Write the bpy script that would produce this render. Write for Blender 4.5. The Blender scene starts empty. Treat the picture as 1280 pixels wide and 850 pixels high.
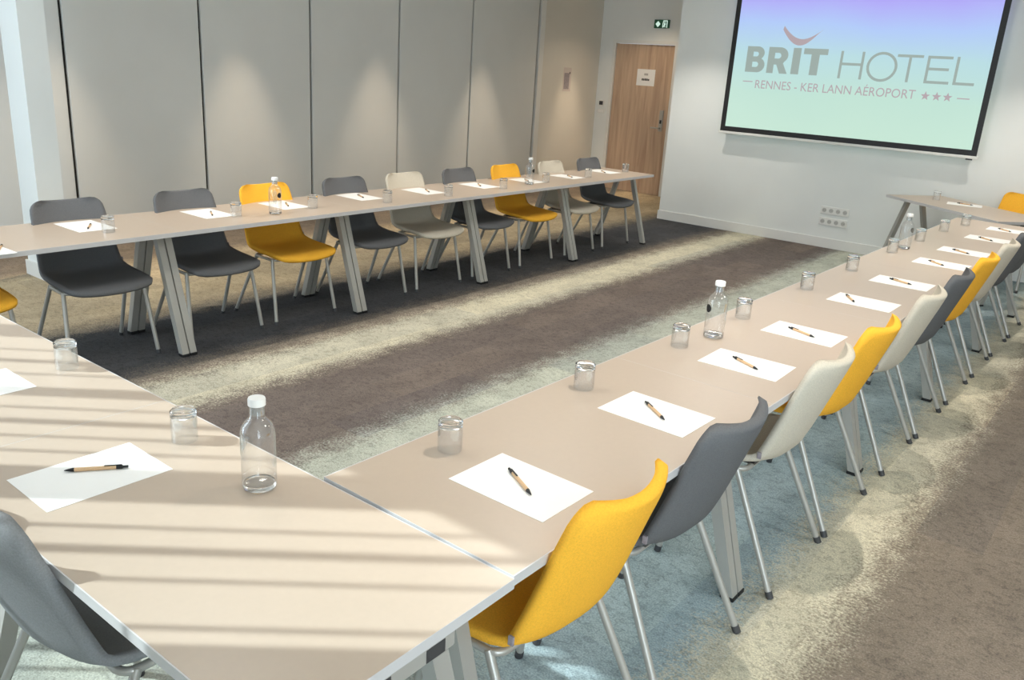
import bpy, bmesh, math, random
from mathutils import Vector, Matrix
random.seed(7)
scene = bpy.context.scene
COL = scene.collection
PI = math.pi

# ------------------------------------------------------------------ camera
cam_d = bpy.data.cameras.new('camera')
cam_d.sensor_fit = 'HORIZONTAL'
cam_d.sensor_width = 36.0
cam_d.lens = 36.0 * 1049.43 / 1280.0
cam_d.clip_start = 0.05
cam = bpy.data.objects.new('camera', cam_d)
COL.objects.link(cam)
cam.location = (0.0, 0.0, 1.7311)
cam.rotation_euler = (1.25466673, -0.060903, 0.66933425)
scene.camera = cam

# ------------------------------------------------------------------ exposure
EXPO = 0.03
vs = scene.view_settings
scene.display_settings.display_device = 'sRGB'
vs.view_transform = 'Standard'
vs.look = 'None'
vs.exposure = EXPO
vs.gamma = 1.0
vs.use_curve_mapping = False

# ------------------------------------------------------------------ world: pale daylight sky
world = bpy.data.worlds.new('daylight')
scene.world = world
world.use_nodes = True
bg = world.node_tree.nodes['Background']
bg.inputs[0].default_value = (0.62, 0.80, 1.0, 1)
bg.inputs[1].default_value = 1.6

# ------------------------------------------------------------------ sun through the window behind the camera
SUN_DIR = Vector((0.76, 0.65, -0.80)).normalized()
sun_d = bpy.data.lights.new('sun', 'SUN')
sun_d.energy = 5.2
sun_d.color = (0.86, 0.97, 1.0)
sun_d.angle = math.radians(0.55)
sun = bpy.data.objects.new('sun', sun_d)
COL.objects.link(sun)
sun.rotation_euler = SUN_DIR.to_track_quat('-Z', 'Y').to_euler()
sun.location = (-6, -6, 6)

CEIL = 2.95
def area_light(name, loc, size, energy, color, direction):
    d = bpy.data.lights.new(name, 'AREA')
    d.shape = 'RECTANGLE'
    d.size, d.size_y = size
    d.energy = energy
    d.color = color
    o = bpy.data.objects.new(name, d)
    COL.objects.link(o)
    o.location = loc
    o.rotation_euler = Vector(direction).to_track_quat('-Z', 'Y').to_euler()
    return o
# daylight coming in at the glass of the two window openings of the rear wall
area_light('window_daylight', (-4.85, -0.52, 1.45), (3.0, 2.4), 100, (0.82, 0.92, 1.0), (0, 1, 0))
area_light('window_daylight', (1.55, -0.52, 1.45), (2.2, 2.4), 105, (0.82, 0.92, 1.0), (0, 1, 0))
# unseen ceiling panels added as fill light for the room
FILL_PANELS = [(-2.85, 1.6), (-2.85, 4.2), (-2.85, 6.8), (0.7, 3.0), (0.7, 6.0)]
for _x, _y in FILL_PANELS:
    area_light('ceiling_fill_light', (_x, _y, CEIL - 0.03), (0.58, 0.58), 15, (1.0, 0.98, 0.95), (0, 0, -1))
# downlights: (x, y, watts, cone, blend)
DOWN = []
for _y in (2.5, 4.55, 6.6, 8.65):
    DOWN.append((-1.06, _y, 100, 88, 0.6))
for _y in (2.3, 4.4, 6.5, 8.6):
    DOWN.append((-4.62, _y, 100, 92, 0.6))
for _y in (3.2, 5.0, 6.8, 8.6, 10.6):
    DOWN.append((-6.82, _y, 170, 45, 0.7))
DOWN.append((-6.15, 10.5, 40, 120, 0.7))
for _x, _y, _w, _c, _b in DOWN:
    d = bpy.data.lights.new('downlight_lamp', 'SPOT')
    d.energy = _w
    d.color = (1.0, 0.78, 0.56) if _x < -6 else (1.0, 0.92, 0.82)
    d.spot_size = math.radians(_c)
    d.spot_blend = _b
    d.shadow_soft_size = 0.018
    o = bpy.data.objects.new('downlight_lamp', d)
    COL.objects.link(o)
    o.location = (_x, _y, CEIL - 0.035)

# ================================================================== materials
def srgb(r, g, b):
    def c(v):
        v /= 255.0
        return v / 12.92 if v <= 0.04045 else ((v + 0.055) / 1.055) ** 2.4
    return (c(r), c(g), c(b), 1.0)

def newmat(name):
    m = bpy.data.materials.new(name)
    m.use_nodes = True
    nt = m.node_tree
    return m, nt, nt.nodes['Principled BSDF']

def plain(name, col, rough=0.5, metal=0.0, spec=0.5, noise=0.0, nscale=30.0, bump=0.0, bscale=200.0):
    m, nt, p = newmat(name)
    p.inputs['Base Color'].default_value = col
    p.inputs['Roughness'].default_value = rough
    p.inputs['Metallic'].default_value = metal
    p.inputs['Specular IOR Level'].default_value = spec
    tc = nt.nodes.new('ShaderNodeTexCoord')
    if noise > 0:
        n = nt.nodes.new('ShaderNodeTexNoise')
        n.inputs['Scale'].default_value = nscale
        n.inputs['Detail'].default_value = 4
        nt.links.new(tc.outputs['Object'], n.inputs['Vector'])
        r = nt.nodes.new('ShaderNodeMapRange')
        r.inputs[1].default_value = 0.3
        r.inputs[2].default_value = 0.7
        r.inputs[3].default_value = 1 - noise
        r.inputs[4].default_value = 1 + noise
        nt.links.new(n.outputs['Fac'], r.inputs[0])
        mx = nt.nodes.new('ShaderNodeVectorMath')
        mx.operation = 'SCALE'
        mx.inputs[0].default_value = col[:3]
        nt.links.new(r.outputs[0], mx.inputs['Scale'])
        nt.links.new(mx.outputs[0], p.inputs['Base Color'])
    if bump > 0:
        n2 = nt.nodes.new('ShaderNodeTexNoise')
        n2.inputs['Scale'].default_value = bscale
        n2.inputs['Detail'].default_value = 3
        nt.links.new(tc.outputs['Object'], n2.inputs['Vector'])
        b = nt.nodes.new('ShaderNodeBump')
        b.inputs['Strength'].default_value = bump
        b.inputs['Distance'].default_value = 0.002
        nt.links.new(n2.outputs['Fac'], b.inputs['Height'])
        nt.links.new(b.outputs['Normal'], p.inputs['Normal'])
    return m

def emis(name, col, strength):
    m, nt, p = newmat(name)
    p.inputs['Base Color'].default_value = (0.02, 0.02, 0.02, 1)
    p.inputs['Emission Color'].default_value = col
    p.inputs['Emission Strength'].default_value = strength
    return m

M = {}
M['wall'] = plain('wall_paint', srgb(228, 231, 229), 0.85, noise=0.02, nscale=2, bump=0.1, bscale=120)
M['wall_warm'] = plain('alcove_paint', srgb(218, 214, 204), 0.85, noise=0.02, nscale=2, bump=0.1, bscale=120)
M['panel'] = plain('partition_laminate', srgb(214, 216, 214), 0.6, noise=0.03, nscale=1.5, bump=0.06, bscale=300)
M['joint'] = plain('partition_seal', srgb(30, 30, 32), 0.7)
M['white'] = plain('white_trim', srgb(226, 226, 222), 0.45)
M['ceiling'] = plain('ceiling_paint', srgb(232, 231, 226), 0.9)
M['table'] = plain('taupe_laminate', srgb(187, 170, 153), 0.34, noise=0.012, nscale=60, spec=0.45)
M['edge'] = plain('grey_edge_band', srgb(200, 198, 198), 0.4)
M['alu'] = plain('grey_painted_steel', srgb(176, 174, 168), 0.38, metal=0.25)
M['steel'] = plain('silver_tube', srgb(180, 178, 172), 0.32, metal=0.35)
M['black'] = plain('black_plastic', srgb(24, 24, 26), 0.5)
M['darkgrey'] = plain('dark_plastic', srgb(62, 62, 64), 0.5)
def fabric(name, col):
    return plain(name, col, 0.92, spec=0.15, noise=0.10, nscale=260, bump=0.5, bscale=700)
M['yellow'] = fabric('yellow_fabric', srgb(247, 184, 62))
M['grey'] = fabric('dark_grey_fabric', srgb(106, 107, 109))
M['light_grey'] = fabric('light_grey_fabric', srgb(146, 148, 150))
M['beige'] = fabric('beige_fabric', srgb(208, 200, 184))
M['paper'] = plain('white_paper', srgb(240, 239, 236), 0.8, noise=0.01, nscale=5)
M['kraft'] = plain('kraft_barrel', srgb(214, 178, 138), 0.6, noise=0.06, nscale=300)
M['cap'] = plain('white_stopper', srgb(238, 238, 236), 0.35)
M['socket_hole'] = plain('socket_well', srgb(182, 182, 178), 0.6)
M['green'] = plain('exit_green', srgb(36, 92, 66), 0.5)
M['exit_white'] = emis('exit_pictogram', srgb(214, 244, 228), 0.9)
M['print_grey'] = plain('grey_print', srgb(150, 142, 146), 0.8, noise=0.25, nscale=60)
M['ink'] = plain('dark_ink', srgb(70, 70, 66), 0.8)
M['blind'] = plain('slat_fabric', srgb(215, 214, 208), 0.8)
M['lamp'] = emis('lamp_lens', (1.0, 0.86, 0.66, 1), 3.0)

def glass_mat(name, ior=1.42, tint=(1, 1, 1, 1)):
    m, nt, p = newmat(name)
    p.inputs['Base Color'].default_value = tint
    p.inputs['Roughness'].default_value = 0.0
    p.inputs['IOR'].default_value = ior
    p.inputs['Transmission Weight'].default_value = 1.0
    return m
M['glass_solid'] = glass_mat('thick_clear_glass')

def thin_glass(name, edge=0.55, tint=(0.98, 0.985, 0.985, 1), haze=0.04):
    m = bpy.data.materials.new(name)
    m.use_nodes = True
    nt = m.node_tree
    for n in list(nt.nodes):
        nt.nodes.remove(n)
    out = nt.nodes.new('ShaderNodeOutputMaterial')
    mix = nt.nodes.new('ShaderNodeMixShader')
    tr = nt.nodes.new('ShaderNodeBsdfTransparent')
    tr.inputs[0].default_value = tint
    gl = nt.nodes.new('ShaderNodeBsdfGlossy')
    gl.inputs['Roughness'].default_value = 0.03
    lw = nt.nodes.new('ShaderNodeLayerWeight')
    lw.inputs[0].default_value = 0.35
    r = nt.nodes.new('ShaderNodeMapRange')
    r.inputs[3].default_value = edge * 0.1
    r.inputs[4].default_value = edge
    nt.links.new(lw.outputs['Facing'], r.inputs[0])
    nt.links.new(r.outputs[0], mix.inputs[0])
    df = nt.nodes.new('ShaderNodeBsdfDiffuse')
    df.inputs[0].default_value = (0.95, 0.96, 0.97, 1)
    m2 = nt.nodes.new('ShaderNodeMixShader')
    m2.inputs[0].default_value = haze
    nt.links.new(tr.outputs[0], m2.inputs[1])
    nt.links.new(df.outputs[0], m2.inputs[2])
    nt.links.new(m2.outputs[0], mix.inputs[1])
    nt.links.new(gl.outputs[0], mix.inputs[2])
    nt.links.new(mix.outputs[0], out.inputs[0])
    return m
M['glass_thin'] = thin_glass('thin_clear_glass')
M['pane'] = thin_glass('window_pane', 0.10, (0.99, 0.995, 0.99, 1), 0.0)
M['frost'] = thin_glass('frosted_print', 0.3, (0.72, 0.76, 0.76, 1), 0.15)

def wood_mat():
    m, nt, p = newmat('oak_veneer')
    tc = nt.nodes.new('ShaderNodeTexCoord')
    mp = nt.nodes.new('ShaderNodeMapping')
    mp.inputs['Scale'].default_value = (9, 9, 0.7)
    nt.links.new(tc.outputs['Object'], mp.inputs[0])
    n = nt.nodes.new('ShaderNodeTexNoise')
    n.inputs['Scale'].default_value = 1.6
    n.inputs['Detail'].default_value = 8
    n.inputs['Distortion'].default_value = 0.6
    nt.links.new(mp.outputs[0], n.inputs['Vector'])
    cr = nt.nodes.new('ShaderNodeValToRGB')
    cr.color_ramp.elements[0].position = 0.3
    cr.color_ramp.elements[0].color = srgb(172, 144, 122)
    cr.color_ramp.elements[1].position = 0.7
    cr.color_ramp.elements[1].color = srgb(206, 180, 154)
    nt.links.new(n.outputs['Fac'], cr.inputs[0])
    nt.links.new(cr.outputs[0], p.inputs['Base Color'])
    p.inputs['Roughness'].default_value = 0.5
    return m
M['wood'] = wood_mat()

def screen_mat():
    m, nt, p = newmat('projected_picture')
    g = nt.nodes.new('ShaderNodeTexCoord')
    sp = nt.nodes.new('ShaderNodeSeparateXYZ')
    nt.links.new(g.outputs['Object'], sp.inputs[0])
    n = nt.nodes.new('ShaderNodeTexNoise')
    n.inputs['Scale'].default_value = 0.8
    nt.links.new(g.outputs['Object'], n.inputs['Vector'])
    ad = nt.nodes.new('ShaderNodeMath')
    ad.operation = 'MULTIPLY_ADD'
    ad.inputs[1].default_value = 0.25
    nt.links.new(n.outputs['Fac'], ad.inputs[0])
    nt.links.new(sp.outputs['Z'], ad.inputs[2])
    r = nt.nodes.new('ShaderNodeMapRange')
    r.inputs[1].default_value = 1.3
    r.inputs[2].default_value = 2.8
    nt.links.new(ad.outputs[0], r.inputs[0])
    cr = nt.nodes.new('ShaderNodeValToRGB')
    e = cr.color_ramp.elements
    e[0].position = 0.0
    e[0].color = srgb(200, 232, 214)
    e[1].position = 0.97
    e[1].color = srgb(178, 168, 250)
    a = e.new(0.30); a.color = srgb(194, 228, 214)
    a = e.new(0.58); a.color = srgb(186, 222, 228)
    a = e.new(0.78); a.color = srgb(178, 204, 250)
    nt.links.new(r.outputs[0], cr.inputs[0])
    p.inputs['Base Color'].default_value = (0.03, 0.03, 0.03, 1)
    p.inputs['Roughness'].default_value = 0.9
    nt.links.new(cr.outputs[0], p.inputs['Emission Color'])
    p.inputs['Emission Strength'].default_value = 0.95
    return m
M['picture'] = screen_mat()
M['logo_grey'] = emis('logo_grey', srgb(160, 176, 170), 0.88)
M['logo_rose'] = emis('logo_rose', srgb(184, 168, 174), 0.88)

def carpet_mat():
    m, nt, p = newmat('banded_carpet')
    L = nt.links
    geo = nt.nodes.new('ShaderNodeNewGeometry')
    sp = nt.nodes.new('ShaderNodeSeparateXYZ')
    L.new(geo.outputs['Position'], sp.inputs[0])
    def noise(scale, detail, vecscale=(1, 1, 1), dist=0.0):
        mp = nt.nodes.new('ShaderNodeMapping')
        mp.inputs['Scale'].default_value = vecscale
        L.new(geo.outputs['Position'], mp.inputs[0])
        n = nt.nodes.new('ShaderNodeTexNoise')
        n.inputs['Scale'].default_value = scale
        n.inputs['Detail'].default_value = detail
        n.inputs['Distortion'].default_value = dist
        L.new(mp.outputs[0], n.inputs['Vector'])
        return n.outputs['Fac']
    def madd(a, mul, add):
        x = nt.nodes.new('ShaderNodeMath')
        x.operation = 'MULTIPLY_ADD'
        L.new(a, x.inputs[0])
        x.inputs[1].default_value = mul
        if isinstance(add, float):
            x.inputs[2].default_value = add
        else:
            L.new(add, x.inputs[2])
        return x.outputs[0]
    fine = noise(90, 3)
    mid = noise(14, 5, (1, 0.6, 1), 0.5)
    xx = madd(fine, 0.42, sp.outputs['X'])
    xx = madd(mid, 0.22, xx)
    xx = madd(xx, 1.0, -0.32)
    r = nt.nodes.new('ShaderNodeMapRange')
    r.inputs[1].default_value = -8.0
    r.inputs[2].default_value = 4.0
    L.new(xx, r.inputs[0])
    cr = nt.nodes.new('ShaderNodeValToRGB')
    brown = srgb(128, 119, 108)
    dark = srgb(112, 103, 98)
    deep_shade = srgb(74, 75, 78)  # shade below the left table row, put into the carpet colour
    cream = srgb(200, 196, 176)
    pale = srgb(176, 181, 170)
    tan = srgb(176, 162, 136)
    teal_shade = srgb(160, 178, 182)  # bluish shade under the right row, painted into the carpet
    stops = [(-8.0, brown), (-6.75, brown), (-6.5, tan), (-5.35, tan), (-5.0, deep_shade), (-4.3, deep_shade), (-4.08, brown),
             (-3.93, cream), (-3.72, cream), (-3.56, dark), (-2.86, dark), (-2.68, pale), (-1.6, pale),
             (-1.25, teal_shade), (-0.90, teal_shade), (-0.80, cream), (-0.64, cream), (-0.48, brown), (1.2, dark), (1.5, cream), (4.0, pale)]
    e = cr.color_ramp.elements
    while len(e) > 1:
        e.remove(e[-1])
    e[0].position = 0.0
    e[0].color = stops[0][1]
    for x, c in stops[1:]:
        a = e.new((x + 8.0) / 12.0)
        a.color = c
    L.new(r.outputs[0], cr.inputs[0])
    # woven marks and pile
    marks = noise(34, 8, (0.9, 1.1, 1), 1.0)
    mr = nt.nodes.new('ShaderNodeMapRange')
    mr.inputs[1].default_value = 0.34
    mr.inputs[2].default_value = 0.52
    mr.inputs[3].default_value = 0.74
    mr.inputs[4].default_value = 1.0
    L.new(marks, mr.inputs[0])
    pile = noise(160, 3)
    pr = nt.nodes.new('ShaderNodeMapRange')
    pr.inputs[1].default_value = 0.3
    pr.inputs[2].default_value = 0.7
    pr.inputs[3].default_value = 0.72
    pr.inputs[4].default_value = 1.28
    L.new(pile, pr.inputs[0])
    # carpet planks 0.25 x 1.0 m, each a slightly different lot
    br = nt.nodes.new('ShaderNodeTexBrick')
    br.inputs['Scale'].default_value = 1.0
    br.inputs['Mortar Size'].default_value = 0.0
    br.inputs['Brick Width'].default_value = 1.0
    br.inputs['Row Height'].default_value = 0.25
    br.inputs['Color1'].default_value = (0.90, 0.90, 0.92, 1)
    br.inputs['Color2'].default_value = (1.11, 1.08, 1.04, 1)
    mp = nt.nodes.new('ShaderNodeMapping')
    mp.inputs['Rotation'].default_value = (0, 0, PI / 2)
    L.new(geo.outputs['Position'], mp.inputs[0])
    L.new(mp.outputs[0], br.inputs['Vector'])
    def mul(a, b):
        x = nt.nodes.new('ShaderNodeVectorMath')
        x.operation = 'MULTIPLY'
        L.new(a, x.inputs[0])
        L.new(b, x.inputs[1])
        return x.outputs[0]
    blot = noise(5, 6, (1, 0.7, 1), 0.8)
    bl = nt.nodes.new('ShaderNodeMapRange')
    bl.inputs[1].default_value = 0.3
    bl.inputs[2].default_value = 0.7
    bl.inputs[3].default_value = 0.86
    bl.inputs[4].default_value = 1.12
    L.new(blot, bl.inputs[0])
    c = mul(cr.outputs[0], mr.outputs[0])
    c = mul(c, bl.outputs[0])
    c = mul(c, pr.outputs[0])
    c = mul(c, br.outputs[0])
    L.new(c, p.inputs['Base Color'])
    p.inputs['Roughness'].default_value = 0.95
    p.inputs['Specular IOR Level'].default_value = 0.1
    bp = nt.nodes.new('ShaderNodeBump')
    bp.inputs['Strength'].default_value = 0.5
    bp.inputs['Distance'].default_value = 0.004
    L.new(pile, bp.inputs['Height'])
    L.new(bp.outputs[0], p.inputs['Normal'])
    return m
M['carpet'] = carpet_mat()

# ================================================================== mesh helpers
def link(name, me, parent=None):
    o = bpy.data.objects.new(name, me)
    COL.objects.link(o)
    if parent is not None:
        o.parent = parent
    return o

def obj(name, bm, mat, parent=None, smooth=False, autosmooth=None):
    bmesh.ops.recalc_face_normals(bm, faces=bm.faces)
    me = bpy.data.meshes.new(name)
    bm.to_mesh(me)
    bm.free()
    me.materials.append(mat)
    if smooth:
        for f in me.polygons:
            f.use_smooth = True
        if autosmooth:
            me.set_sharp_from_angle(angle=math.radians(autosmooth))
    return link(name, me, parent)

def box(bm, lo, hi, bevel=0.0):
    lo = Vector(lo); hi = Vector(hi)
    r = bmesh.ops.create_cube(bm, size=1.0)
    for v in r['verts']:
        v.co = Vector(((lo[i] + hi[i]) / 2 + v.co[i] * (hi[i] - lo[i])) for i in range(3))
    if bevel > 0:
        es = list({e for v in r['verts'] for e in v.link_edges})
        bmesh.ops.bevel(bm, geom=es, offset=bevel, segments=2, profile=0.5, affect='EDGES')

def tube(bm, pts, rad, seg=10, closed=False, caps=True):
    pts = [Vector(p) for p in pts]
    n = len(pts)
    rads = rad if isinstance(rad, (list, tuple)) else [rad] * n
    rings = []
    up = None
    for i, p in enumerate(pts):
        if closed:
            t = (pts[(i + 1) % n] - pts[i - 1]).normalized()
        else:
            t = (pts[min(i + 1, n - 1)] - pts[max(i - 1, 0)]).normalized()
        if up is None:
            up = Vector((0, 0, 1)) if abs(t.z) < 0.9 else Vector((1, 0, 0))
        a = t.cross(up).normalized()
        b = a.cross(t).normalized()
        up = b
        rings.append([bm.verts.new(p + (a * math.cos(2 * PI * k / seg) + b * math.sin(2 * PI * k / seg)) * rads[i]) for k in range(seg)])
    m = n if closed else n - 1
    for i in range(m):
        r0, r1 = rings[i], rings[(i + 1) % n]
        for k in range(seg):
            bm.faces.new((r0[k], r0[(k + 1) % seg], r1[(k + 1) % seg], r1[k]))
    if caps and not closed:
        bm.faces.new(rings[0][::-1])
        bm.faces.new(rings[-1])

def beam(bm, a, b, w, d, side=(1, 0, 0), cut=True):
    """rectangular bar from a to b, w across `side`, d across the other way; ends cut level"""
    a = Vector(a); b = Vector(b)
    s = Vector(side).normalized()
    t = (b - a).normalized()
    o = t.cross(s).normalized()
    if cut:
        o = Vector((o.x, o.y, 0)).normalized() / max(abs(t.z), 0.2)
    v = []
    for p in (a, b):
        for i, j in ((-1, -1), (1, -1), (1, 1), (-1, 1)):
            v.append(bm.verts.new(p + s * (w / 2 * i) + o * (d / 2 * j)))
    for f in ((0, 1, 2, 3), (7, 6, 5, 4), (0, 4, 5, 1), (1, 5, 6, 2), (2, 6, 7, 3), (3, 7, 4, 0)):
        bm.faces.new([v[i] for i in f])

def lathe(bm, prof, seg=28, cap0=True, cap1=True):
    rings = []
    for r, z in prof:
        rings.append([bm.verts.new((r * math.cos(2 * PI * k / seg), r * math.sin(2 * PI * k / seg), z)) for k in range(seg)])
    for r0, r1 in zip(rings, rings[1:]):
        for k in range(seg):
            bm.faces.new((r0[k], r0[(k + 1) % seg], r1[(k + 1) % seg], r1[k]))
    if cap0:
        bm.faces.new(rings[0][::-1])
    if cap1:
        bm.faces.new(rings[-1])

def prism(bm, poly, axis_map, depth):
    """extrude 2-D polygon; axis_map(u, v, d) -> point"""
    a = [bm.verts.new(axis_map(u, v, 0.0)) for u, v in poly]
    b = [bm.verts.new(axis_map(u, v, depth)) for u, v in poly]
    bm.faces.new(a)
    bm.faces.new(b[::-1])
    n = len(poly)
    for i in range(n):
        bm.faces.new((a[i], a[(i + 1) % n], b[(i + 1) % n], b[i]))

def empty(name, loc, rz=0.0, label=None, cat=None, group=None):
    o = bpy.data.objects.new(name, None)
    COL.objects.link(o)
    o.empty_display_size = 0.1
    o.location = loc
    o.rotation_euler = (0, 0, rz)
    tag(o, label, cat, group)
    return o

def tag(o, label=None, cat=None, group=None):
    if label: o['label'] = label
    if cat: o['category'] = cat
    if group: o['group'] = group
    return o

def struct(name, bm, mat, parent=None):
    o = obj(name, bm, mat, parent)
    if parent is None:
        o['kind'] = 'structure'
    return o

def sbox(name, lo, hi, mat, parent=None, bevel=0.0):
    bm = bmesh.new()
    box(bm, lo, hi, bevel)
    return struct(name, bm, mat, parent)

KIDS = {}
def kids(o):
    return [c for c in COL.objects if c.parent is o]
def dup(root, loc, rz, label, group=None, name=None):
    r = root.copy()
    COL.objects.link(r)
    r.location = loc
    r.rotation_euler = (0, 0, rz)
    r['label'] = label
    if group: r['group'] = group
    for ch in KIDS[root.name]:
        c = ch.copy()
        COL.objects.link(c)
        c.parent = r
        for g in KIDS.get(ch.name, ()):
            d = g.copy()
            COL.objects.link(d)
            d.parent = c
    return r
def register(root):
    KIDS[root.name] = kids(root)
    for c in KIDS[root.name]:
        KIDS[c.name] = kids(c)

def curve_mesh(name, polys, mat, parent, to_world, thick=0.002):
    """flat lettering: closed 2-D outlines (holes wind as they like), filled and given a little thickness"""
    cu = bpy.data.curves.new(name, 'CURVE')
    cu.dimensions = '2D'
    cu.fill_mode = 'BOTH'
    cu.extrude = thick / 2
    for poly in polys:
        s = cu.splines.new('POLY')
        s.points.add(len(poly) - 1)
        for pt, (x, y) in zip(s.points, poly):
            pt.co = (x, y, 0, 1)
        s.use_cyclic_u = True
    return _bake(name, cu, mat, parent, to_world)

def text_mesh(name, body, width, height, mat, parent, to_world, offset=0.0, thick=0.002):
    cu = bpy.data.curves.new(name, 'FONT')
    cu.body = body
    cu.size = 1.0
    cu.offset = offset
    cu.extrude = 0.0
    cu.resolution_u = 3
    tmp = bpy.data.objects.new('tmp', cu)
    COL.objects.link(tmp)
    bpy.context.view_layer.update()
    me = bpy.data.meshes.new_from_object(tmp.evaluated_get(bpy.context.evaluated_depsgraph_get()))
    bpy.data.objects.remove(tmp)
    xs = [v.co.x for v in me.vertices]
    ys = [v.co.y for v in me.vertices]
    x0, x1, y0, y1 = min(xs), max(xs), min(ys), max(ys)
    bm = bmesh.new()
    bm.from_mesh(me)
    for v in bm.verts:
        v.co = ((v.co.x - x0) / (x1 - x0) * width, (v.co.y - y0) / (y1 - y0) * height, 0)
    bm.verts.ensure_lookup_table()
    seen, isl = set(), []
    for v in bm.verts:
        if v in seen: continue
        st, comp = [v], []
        seen.add(v)
        while st:
            a = st.pop(); comp.append(a)
            for e in a.link_edges:
                b = e.other_vert(a)
                if b not in seen:
                    seen.add(b); st.append(b)
        isl.append(comp)
    isl.sort(key=lambda c: min(v.co.x for v in c))
    groups = []
    for c in isl:                      # an accent belongs to the letter under it
        a0, a1 = min(v.co.x for v in c), max(v.co.x for v in c)
        if groups and a0 >= groups[-1][0] and a1 <= groups[-1][1] + 1e-4:
            groups[-1][2].extend(c)
        else:
            groups.append([a0, a1, list(c)])
    for a0, a1, vs_ in groups:
        idx = {v: k for k, v in enumerate(vs_)}
        m2 = bpy.data.meshes.new(name)
        m2.from_pydata([to_world(v.co.x, v.co.y, 0.0) for v in vs_], [], [[idx[v] for v in f.verts] for f in bm.faces if f.verts[0] in idx])
        m2.materials.append(mat)
        link(name, m2, parent)
    bm.free()

def _bake(name, cu, mat, parent, to_world):
    tmp = bpy.data.objects.new('tmp', cu)
    COL.objects.link(tmp)
    bpy.context.view_layer.update()
    me = bpy.data.meshes.new_from_object(tmp.evaluated_get(bpy.context.evaluated_depsgraph_get()))
    bpy.data.objects.remove(tmp)
    for v in me.vertices:
        v.co = to_world(v.co.x, v.co.y, v.co.z)
    me.materials.clear()
    me.materials.append(mat)
    return link(name, me, parent)

ORD = ['first', 'second', 'third', 'fourth', 'fifth', 'sixth', 'seventh', 'eighth', 'ninth', 'tenth', 'eleventh']

# ================================================================== room shell
XL, YF, YD, XC, YB, XR = -7.30, 9.55, 11.35, -5.05, -0.35, 2.7
sbox('floor', (XL - 0.3, YB - 0.3, -0.1), (XR + 0.2, YD + 0.3, 0.0), M['carpet'])
sbox('ceiling', (XL - 0.15, YB - 0.15, CEIL), (XR + 0.2, YD + 0.3, CEIL + 0.1), M['ceiling'])
sbox('wall_far', (XC, YF, 0), (XR, YF + 0.15, CEIL), M['wall'])
sbox('wall_alcove_right', (XC, YF + 0.15, 0), (XC + 0.12, YD + 0.15, CEIL), M['wall'])
sbox('wall_right', (XR, YB, 0), (XR + 0.15, YF + 0.15, CEIL), M['wall'])
# door wall, built around the door opening
DX0, DX1, DZ = -7.02, -6.04, 2.14
bm = bmesh.new()
box(bm, (XL - 0.15, YD, 0), (DX0 - 0.05, YD + 0.15, CEIL))
box(bm, (DX1 + 0.05, YD, 0), (XC + 0.12, YD + 0.15, CEIL))
box(bm, (DX0 - 0.05, YD, DZ + 0.05), (DX1 + 0.05, YD + 0.15, CEIL))
struct('wall_door', bm, M['wall'])
# left wall: sliding partition panels with dark seals, then the plain alcove wall
seams = [2.10, 3.385, 4.62, 5.88, 7.14, 8.40, 9.77]
wl = sbox('wall_left', (XL - 0.15, YB, 0), (XL - 0.03, 9.80, CEIL), M['joint'])
edges = [YB, 0.85] + seams
for a, b in zip(edges, edges[1:]):
    bm = bmesh.new()
    box(bm, (XL - 0.03, a + 0.014, 0.012), (XL, b - 0.014, CEIL - 0.01), 0.003)
    obj('panel', bm, M['panel'], wl)
sbox('trim_1', (XL - 0.15, 9.80, 0), (XL + 0.012, 9.90, CEIL), M['white'])
sbox('wall_alcove_left', (XL - 0.15, 9.90, 0), (XL, YD, CEIL), M['wall_warm'])
# pillar by the partition
sbox('wall_pillar', (-6.69, 2.68, 0), (-6.40, 2.86, CEIL), M['wall'])
bm = bmesh.new()
box(bm, (-6.705, 2.665, 0), (-6.385, 2.68, 0.11))
box(bm, (-6.40, 2.68, 0), (-6.385, 2.86, 0.11))
struct('baseboard_pillar', bm, M['white'])
sbox('baseboard_far', (XC - 0.012, YF - 0.014, 0), (XR, YF, 0.11), M['white'], bevel=0.003)
sbox('baseboard_door', (XL, YD - 0.014, 0), (DX0 - 0.075, YD, 0.11), M['white'], bevel=0.003)
sbox('baseboard_alcove', (XL, 9.90, 0), (XL + 0.014, YD - 0.014, 0.11), M['white'], bevel=0.003)

# rear wall with two tall windows behind the camera; vertical fins shade the left one
W1, W2 = (-6.4, -2.33), (0.45, 2.55)
SILL, HEAD = 0.12, 2.92
bm = bmesh.new()
for a, b in ((XL - 0.15, W1[0]), (W1[1], W2[0]), (W2[1], XR + 0.15)):
    box(bm, (a, YB - 0.15, 0), (b, YB, CEIL))
for a, b in (W1, W2):
    box(bm, (a, YB - 0.15, 0), (b, YB, SILL))
    box(bm, (a, YB - 0.15, HEAD), (b, YB, CEIL))
struct('wall_rear', bm, M['wall'])
def window(name, x0, x1, bars):
    bm = bmesh.new()
    for a, b in ((x0, x0 + 0.012), (x1 - 0.012, x1)):
        box(bm, (a, YB - 0.10, SILL), (b, YB - 0.06, HEAD))
    box(bm, (x0, YB - 0.10, SILL), (x1, YB - 0.06, SILL + 0.03))
    box(bm, (x0, YB - 0.10, HEAD - 0.008), (x1, YB - 0.06, HEAD))
    w = struct(name, bm, M['white'])
    for c, wd in bars:
        bm = bmesh.new()
        box(bm, (c - wd / 2, YB - 0.084, SILL + 0.02), (c + wd / 2, YB - 0.076, HEAD - 0.006))
        obj('mullion', bm, M['white'], w)
    bm = bmesh.new()
    box(bm, (x0 + 0.01, YB - 0.082, SILL + 0.02), (x1 - 0.01, YB - 0.078, HEAD - 0.006))
    obj('pane', bm, M['pane'], w)
    return w
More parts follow.
